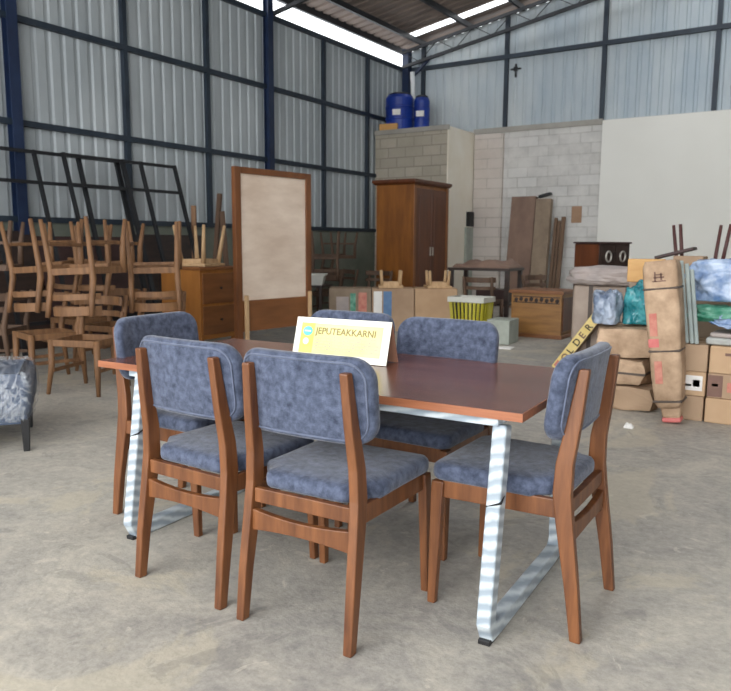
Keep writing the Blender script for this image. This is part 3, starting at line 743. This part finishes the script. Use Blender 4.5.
# wall fittings
o = obj('meter_box', bb(B(), 0, .09, -.1, .1, 0, .3), 'steel_black', bevel=.006); o.location = (-6.624, 14.2, 1.62); tag(o, 'small dark meter box on the pale corner wall', 'meter box')
o = obj('conduit_panel', bb(B(), 0, .05, -.16, .16, 0, 1.6), 'foam_block', bevel=.004); o.location = (-6.624, 14.2, 0); tag(o, 'grey panel below the meter box on the corner wall', 'panel')
o = obj('wall_patch', bb(B(), 0, .2, -.012, 0, 0, .32), 'patch'); o.location = (-4.52, YB-.002, 1.68); tag(o, 'small tan board fixed on the block wall', 'board')
bm = B(); bx(bm, (0, 0, .03), (.22, .03, .035)); bx(bm, (0, 0, 0), (.035, .03, .26)); bx(bm, (0, -.01, .03), (.08, .05, .08))
o = obj('wall_ornament', bm, 'steel_black', bevel=.005); o.location = (-5.8, YB+.055, 4.72); tag(o, 'small dark cross-shaped fitting high on the back cladding', 'fitting')
# ------------------------------------------------------------------ drums on the corner block
def drum(name, r, hgt, loc, lab, group):
    t = thing(name, lab, 'drum', loc, group=group)
    obj('body', lathe(B(), [(r*.94, 0), (r, .03), (r, hgt*.32), (r*1.04, hgt*.34), (r*1.04, hgt*.37), (r, hgt*.39), (r, hgt*.63), (r*1.04, hgt*.65), (r*1.04, hgt*.68), (r, hgt*.70), (r, hgt-.06), (r*.86, hgt)], n=28), 'blue_drum', t)
    obj('lid', lathe(B(), [(r*.8, hgt), (r*.8, hgt+.025), (r*.6, hgt+.05)], n=24), 'steel_black', t)
    bm = B(); bx(bm, (r*.30, -r*.97, hgt*.5), (.16, .05, .11), (0, 0, R(18))); l = obj('sticker', bm, 'label', t); l['label'] = 'white sticker'
drum('water_drum', .29, .74, (-7.93, 13.55, 3.5405), 'large blue water drum on top of the corner block wall', 'blue drums')
drum('water_drum', .16, .66, (-7.45, 13.62, 3.5405), 'slim blue drum right of the larger one on the corner block wall', 'blue drums')
o = obj('white_pipe', tube(B(), [(0, 0, 0), (0, 0, 1.35)], .05, 14), 'white_pipe', smooth=True); o.location = (-7.95, 14.22, 3.5405); o.rotation_euler = (R(0), R(-3), 0)
tag(o, 'white vertical pipe behind the blue drums in the roof corner', 'pipe')
o = obj('wooden_offcut', bb(B(), -.2, .2, -.025, .025, 0, .12), 'orange_board', bevel=.005); o.location = (-7.98, 13.19, 3.5605); o.rotation_euler = (0, 0, R(6)); tag(o, 'orange-brown wooden offcut in front of the blue drum', 'block')

# ------------------------------------------------------------------ dresser on a dark stand, wrapped panels
t = thing('dark_stand', 'dark maroon cabinet on the floor carrying the small dresser', 'cabinet', (-2.38, 8.95, 0), R(20))
obj('body', bb(B(), -.33, .36, -.26, .30, .08, .86), 'maroon', t, bevel=.006); obj('top', bb(B(), -.36, .39, -.28, .33, .86, .905), 'maroon', t, bevel=.005)
obj('plinth', bb(B(), -.31, .34, -.24, .28, 0, .08), 'dark_wood', t)
t = thing('small_dresser', 'small dark brown dresser with two oval handles, in front of the white wall', 'dresser', (-2.36, 8.66, .9055), R(58))
obj('body', bb(B(), -.0, .46, 0, .42, .05, .37), 'dark_wood', t, bevel=.005)
obj('side_panel', bb(B(), -.012, .0, .01, .41,   .06, .36), 'ward_dark', t)
obj('top', bb(B(), -.02, .48, -.015, .435, .37, .39), 'maroon', t, bevel=.004)
for x0, x1 in ((.02, .225), (.235, .44)):
    d = obj('drawer', bb(B(), x0, x1, -.012, 0, .07, .35), 'dark_wood', t, bevel=.003)
    bm = B(); tube(bm, [((x0+x1)/2+.04*math.cos(2*math.pi*q/16), -.02, .22+.06*math.sin(2*math.pi*q/16)) for q in range(16)], .011, 6, True); obj('handle', bm, 'handle', d, smooth=True)
for x, y in ((.04, .04), (.42, .04), (.04, .32), (.42, .32)): obj('leg', bb(B(), x-.02, x+.02, y-.02, y+.02, 0, .05), 'dark_wood', t)
def crumple(name, c, s, seed, m, lab, cat, amp=.2, flat=True, group=None):
    bm = B(); bmesh.ops.create_icosphere(bm, subdivisions=5, radius=.5)
    for v in bm.verts:
        p = v.co.normalized(); q = p*1.7+Vector((seed, seed*.7, -seed))
        f = 1+amp*noise.noise(q)*1.4+amp*.7*(1-abs(noise.noise(q*2.6))*2)*.6+amp*.30*(1-abs(noise.noise(q*6.5))*2)*.6
        sq = 1/max(abs(p.x), abs(p.y), abs(p.z))**.45
        v.co = Vector((p.x*s[0], p.y*s[1], p.z*s[2]))*.5*f*min(sq, 1.25)
        if flat: v.co.z = max(v.co.z, -s[2]*.42)
    lo = min(v.co.z for v in bm.verts)
    for v in bm.verts: v.co.z -= lo
    o = obj(name, bm, m, smooth=True); o.location = c; return tag(o, lab, cat, group)
t = thing('wrapped_bundle', 'tall taupe bundle of wrapped panels behind the plastic bags', 'bundle', (-1.94, 7.58, 0), R(4))
obj('wrapping', bb(B(), -.33, .38, -.2, .2, 0, .86), 'tan_wrap', t, bevel=.03, seg=3)
for x in (-.15, .2): obj('strap', bb(B(), x-.02, x+.02, -.204, .204, -.0, .864), 'strap', t)
o = crumple('wrapped_pack', (-1.95, 7.5, .8655), (.75, .42, .20), 3.3, 'grey_wrap', 'grey-pink soft wrapped pack lying on the taupe bundle', 'pack', .14)
t = thing('printed_long_carton', 'narrow yellow-printed carton leaning diagonally, dark letters along it', 'box', (-2.36, 7.27, .0), rot=(0, R(35), 0))
obj('box', bb(B(), -.05, .05, -.05, .05, .0, .93), 'carton3', t, bevel=.004)
obj('print_strip', bb(B(), -.05, .045, -.0525, -.05, .01, .92), 'letters_yellow', t)
for i, c in enumerate('OLDERAMA'):
    mt = Matrix.Translation((.034, -.0532, .13+i*.10)) @ Matrix.Rotation(R(-90), 4, 'Y') @ Matrix.Rotation(R(90), 4, 'X')
    obj('letter', text_bm(c, .095, mt, bold=.002), 'ink' if i % 3 else 'brown_print', t)
obj('red_mark', bb(B(), -.04, .04, -.0535, -.0525, .03, .1), 'red_print', t)

# ------------------------------------------------------------------ pile on the right
def pack(lab, loc, size, seed, m='paper_wrap', rotz=0, straps=1):
    t = thing('wrapped_package', lab, 'package', loc, rotz, 'paper-wrapped packages left of the tall bundle'); w, d, hh = size
    bm = B(); bb(bm, -w/2, w/2, -d/2, d/2, 0, hh); bmesh.ops.subdivide_edges(bm, edges=bm.edges[:], cuts=7, use_grid_fill=True)
    for v in bm.verts:
        q = noise.noise_vector(Vector((v.co.x*6+seed, v.co.y*6, v.co.z*7)))*.02
        rx, ry, rz = abs(v.co.x)/(w/2), abs(v.co.y)/(d/2), abs(v.co.z-hh/2)/(hh/2); c = max(0, rx+ry+rz-2.0)
        v.co -= Vector((v.co.x, v.co.y, (v.co.z-hh/2)))*c*.12; v.co += Vector((q.x, q.y, q.z*.5)); v.co.z = max(0, v.co.z)
    obj('wrapping', bm, m, t, smooth=False)
    for i in range(straps): obj('strap', bb(B(), -w/2-.012, w/2+.012, -d/2-.014, d/2+.012, hh*.48-.008+i*.06, hh*.48+.008+i*.06), 'strap', t)
    return t
pack('flat brown paper package on the floor, lowest of the small stack', (-1.33, 5.93, 0), (.42, .46, .19), 1.1, 'carton2', R(3), 0)
pack('brown paper package in the middle of the small stack', (-1.42, 5.93, .198), (.50, .46, .2), 2.7, rotz=R(-2))
pack('brown paper package on top of the small stack, under the plastic bags', (-1.345, 5.95, .41), (.46, .48, .225), 5.2, rotz=R(4), straps=0)
pack('small torn cardboard wedge beside the lowest package', (-1.62, 5.72, 0), (.16, .3, .16), 7.7, 'carton', R(12), 0)
crumple('plastic_bag', (-1.505, 5.84, .655), (.19, .24, .27), 1.7, 'bag_grey', 'greyish white plastic bag on the small package stack, left of the teal bag', 'bag', .26)
crumple('plastic_bag', (-1.285, 5.97, .655), (.22, .24, .32), 4.4, 'bag_teal', 'teal plastic bag on the small package stack beside the tall bundle', 'bag', .26)
# tall taped bundle
t = thing('tall_bundle', 'tall paper-wrapped bundle with dark bands standing before the cartons', 'bundle', (-.93, 5.50, 0), rot=(0, R(-6.5), R(0)))
bm = B(); V = []
random.seed(5)
for z, w, d in ((.12, .18, .15), (.16, .22, .19), (.35, .245, .20), (.5, .25, .205), (.53, .24, .2), (.56, .26, .21), (.8, .275, .22), (.95, .275, .22), (.97, .265, .21), (1.0, .275, .22), (1.12, .27, .21), (1.165, .24, .18)):
    V.append([bm.verts.new((u+random.uniform(-.004, .004), v+random.uniform(-.004, .004), z)) for u, v in rrect(w*.84, d, .035, 3, 3)])
n = len(V[0])
for A, C in zip(V, V[1:]):
    for j in range(n): bm.faces.new((A[j], A[(j+1) % n], C[(j+1) % n], C[j]))
bm.faces.new(V[0][::-1]); bm.faces.new(V[-1]); obj('wrapping', bm, 'paper_wrap', t, smooth=True)
for z, w, d in ((.53, .216, .212), (.97, .236, .222), (.17, .20, .206)): obj('band', loft(B(), [(0, 0, z-.008, w, d), (0, 0, z+.008, w, d)]), 'strap', t, bevel=.03)
f = obj('foot', loft(B(), [(.01, 0, .04, .12, .1), (.01, 0, .14, .14, .12)]), 'paper_wrap', t, bevel=.02); f['label'] = 'narrow paper foot'
f = obj('foot_tip', loft(B(), [(.01, 0, .012, .125, .105), (.01, 0, .045, .13, .11)]), 'pink', t, bevel=.01); f['label'] = 'pink tip at the floor'
for (x0, x1, z0, z1, pm, dd) in ((-.085, -.035, .64, .80, 'red_print', .112), (-.07, -.02, .30, .46, 'red_print', .103), (-.10, -.03, .56, .62, 'pink', .108)):
    obj('print', bb(B(), x0, x1, -dd-.001, -dd+.004, z0, z1), pm, t)
bm = B()
for x0, x1, z0, z1 in ((-.04, .03, 1.045, 1.055), (-.03, .02, 1.065, 1.073), (-.035, -.025, 1.02, 1.09), (.005, .015, 1.03, 1.08), (-.05, .04, 1.02, 1.027)): bb(bm, x0, x1, -.1115, -.106, z0, z1)
obj('printed_mark', bm, 'brown_print', t)
# cartons at the right edge, three layers in two columns
lay = [(0, .18), (.181, .18), (.362, .195)]; nm = ('bottom', 'middle', 'top')
for ci, (xc, w, side) in enumerate(((-.885, .275, 'left-hand'), (-.545, .38, 'right-hand'))):
    for li, (z, hh) in enumerate(lay):
        pr = []
        if ci == 0 and li == 1: pr = [(-.02, .118, .04, .15, 'label'), (-.005, .045, .07, .085, 'grey_ink'), (.055, .10, .07, .12, 'grey_ink')]
        if ci == 1 and li == 1: pr = [(-.188, -.09, .01, .165, 'brown_print'), (-.16, -.12, .085, .105, 'label'), (-.06, .1, .05, .12, 'red_print')]
        if ci == 1 and li == 2: pr = [(-.09, .06, .13, .15, 'brown_print')]
        lab = 'brown carton, %s of the %s column at the right edge' % (nm[li], side)
        if pr: lab += ', with %s' % ('white label' if ci == 0 else ('dark brown square print' if li == 1 else 'short dark stripe'))
        carton(lab, (xc+.004*((li*7) % 3-1), 5.86+.01*(li % 2), z), (w, .4, hh), 0, 'carton' if (li+ci) % 2 else 'carton2', pr, 'cartons stacked at the right edge')
# things lying on those cartons
t = thing('wrapped_tray', 'grey plastic-wrapped tray lying on the right-hand cartons', 'tray', (-.56, 5.86, .5605), R(-4))
obj('tray', bb(B(), -.20, .26, -.17, .17, 0, .05), 'grey_board', t, bevel=.015, seg=3); obj('rim', bb(B(), -.18, .24, -.15, .15, .05, .085), 'grey_wrap', t, bevel=.015, seg=3)
def sheet(name, loc, w, d, amp, seed, m, lab, cat, rot):
    bm = B(); bmesh.ops.create_grid(bm, x_segments=26, y_segments=18, size=.5)
    for v in bm.verts:
        q = Vector((v.co.x*4+seed, v.co.y*4, seed)); v.co = Vector((v.co.x*w+.02*noise.noise(q*3), v.co.y*d, amp*(noise.noise(q)+.5*noise.noise(q*2.5)+.9)))
    r = bmesh.ops.extrude_face_region(bm, geom=bm.faces[:])
    for v in [g for g in r['geom'] if isinstance(g, bmesh.types.BMVert)]: v.co.z += .006
    bmesh.ops.recalc_face_normals(bm, faces=bm.faces)
    o = obj(name, bm, m, smooth=True); o.location = loc; o.rotation_euler = rot; return tag(o, lab, cat)
sheet('plastic_sheet', (-.54, 5.79, .672), .40, .24, .03, 2.2, 'bag_white', 'pale blue-white plastic sheet draped over the grey tray', 'sheet', (R(10), R(8), R(-12)))
crumple('green_plastic', (-.69, 6.03, .70), (.42, .22, .13), 6.1, 'green', 'green crumpled plastic below the large pale blue bag', 'plastic', .3)
crumple('plastic_bag', (-.70, 6.14, .85), (.50, .34, .33), 8.8, 'bag_white', 'large pale blue plastic bag on the right-hand pile', 'bag', .24)
for i, (x, w, hgt, lab) in enumerate([(-.90, .035, .60, 'grey-green foam strip standing right of the tall bundle, first of three'), (-.862, .03, .58, 'grey-green foam strip right of the tall bundle, middle of three'), (-.83, .028, .54, 'grey-green foam strip right of the tall bundle, shortest of three')]):
    o = obj('foam_strip', bb(B(), -w/2, w/2, -.05, .05, 0, hgt), 'foam', bevel=.008); o.location = (x, 5.72, .5585); o.rotation_euler = (R(-2), R(-7), R(10)); tag(o, lab, 'foam')
# bigger boxes behind
carton('large brown carton on the floor behind the bags', (-.98, 7.0, 0), (1.08, .8, .5), R(2), 'carton2')
carton('large brown carton behind the bags, upper one', (-1.0, 7.0, .502), (1.05, .78, .44), R(-2), 'carton3')
carton('tan carton on top of the large cartons, behind the foam strips', (-1.07, 6.72, .944), (.24, .16, .23), R(-4), 'carton2')
o = obj('dark_board', bb(B(), -.16, .16, -.07, .07, 0, .025), 'maroon', bevel=.004); o.location = (-1.19, 6.74, 1.185); o.rotation_euler = (0, R(-15), R(-4)); tag(o, 'dark flat board slanting up over the tan carton', 'board')
t = obj('orange_plank', bb(B(), -.17, .13, -.05, .05, 0, .2), 'orange_board', bevel=.005); t.location = (-1.40, 6.72, .944); t.rotation_euler = (0, 0, R(5)); tag(t, 'orange wooden plank left of the tall bundle top', 'plank')
us = stool('red_stick', .50, .40, '', 'upturned stools', 'stool', .5, .014, .018)
place(us, True, 'dark red stool upside down behind the right-hand pile, legs pointing up', (-1.06, 7.1, .944+.50), rot=(R(180), 0, R(18)))
# litter
o = obj('paper_scrap', humped(.06, .05, .03, 9), 'label'); o.location = (-1.15, 5.18, 0.0); tag(o, 'small white paper scrap on the floor before the cartons', 'scrap')
o = obj('paper_scrap', humped(.22, .16, .012, 5), 'label'); o.location = (-3.37, 8.36, 0.0); tag(o, 'flat white paper on the floor before the wooden chest', 'scrap')

# ------------------------------------------------------------------ camera
yaw, pitch, roll = R(32.838), R(8.0006), R(.309)
fw = Vector((-math.sin(yaw)*math.cos(pitch), math.cos(yaw)*math.cos(pitch), -math.sin(pitch)))
rt = Vector((math.cos(yaw), math.sin(yaw), 0)); u0 = rt.cross(fw)
r2 = rt*math.cos(roll)+u0*math.sin(roll); u2 = u0*math.cos(roll)-rt*math.sin(roll)
cd = bpy.data.cameras.new('camera'); cam = bpy.data.objects.new('camera', cd); COL.objects.link(cam)
cam.matrix_world = Matrix(((r2.x, u2.x, -fw.x, 0), (r2.y, u2.y, -fw.y, 0), (r2.z, u2.z, -fw.z, 1.27), (0, 0, 0, 1)))
cd.sensor_fit = 'HORIZONTAL'; cd.sensor_width = 36; cd.lens = 36*730.63/731; cd.clip_end = 100; cd.clip_start = .05
cd.dof.use_dof = True; cd.dof.focus_distance = 2.7; cd.dof.aperture_fstop = 6.3
SC.camera = cam

# ------------------------------------------------------------------ light: daylight through the open front, the roof gaps and an added unseen roof slot
w = bpy.data.worlds.new('sky'); SC.world = w; w.use_nodes = True
bg = w.node_tree.nodes['Background']; bg.inputs[0].default_value = (.94, .97, 1, 1); bg.inputs[1].default_value = 3.3
def area(name, loc, rot, sx, sy, e, col):
    l = bpy.data.lights.new(name, 'AREA'); l.shape = 'RECTANGLE'; l.size = sx; l.size_y = sy; l.energy = e; l.color = col
    o = bpy.data.objects.new(name, l); COL.objects.link(o); o.location = loc; o.rotation_euler = rot; return o
area('door_daylight', (-1.5, YF+.2, 3.3), (R(86), 0, 0), 7.0, 3.2, 330, (1, .98, .95))
SC.view_settings.view_transform = 'Standard'; SC.view_settings.look = 'None'; SC.view_settings.gamma = 1; SC.view_settings.exposure = .1
SC.view_settings.use_curve_mapping = False
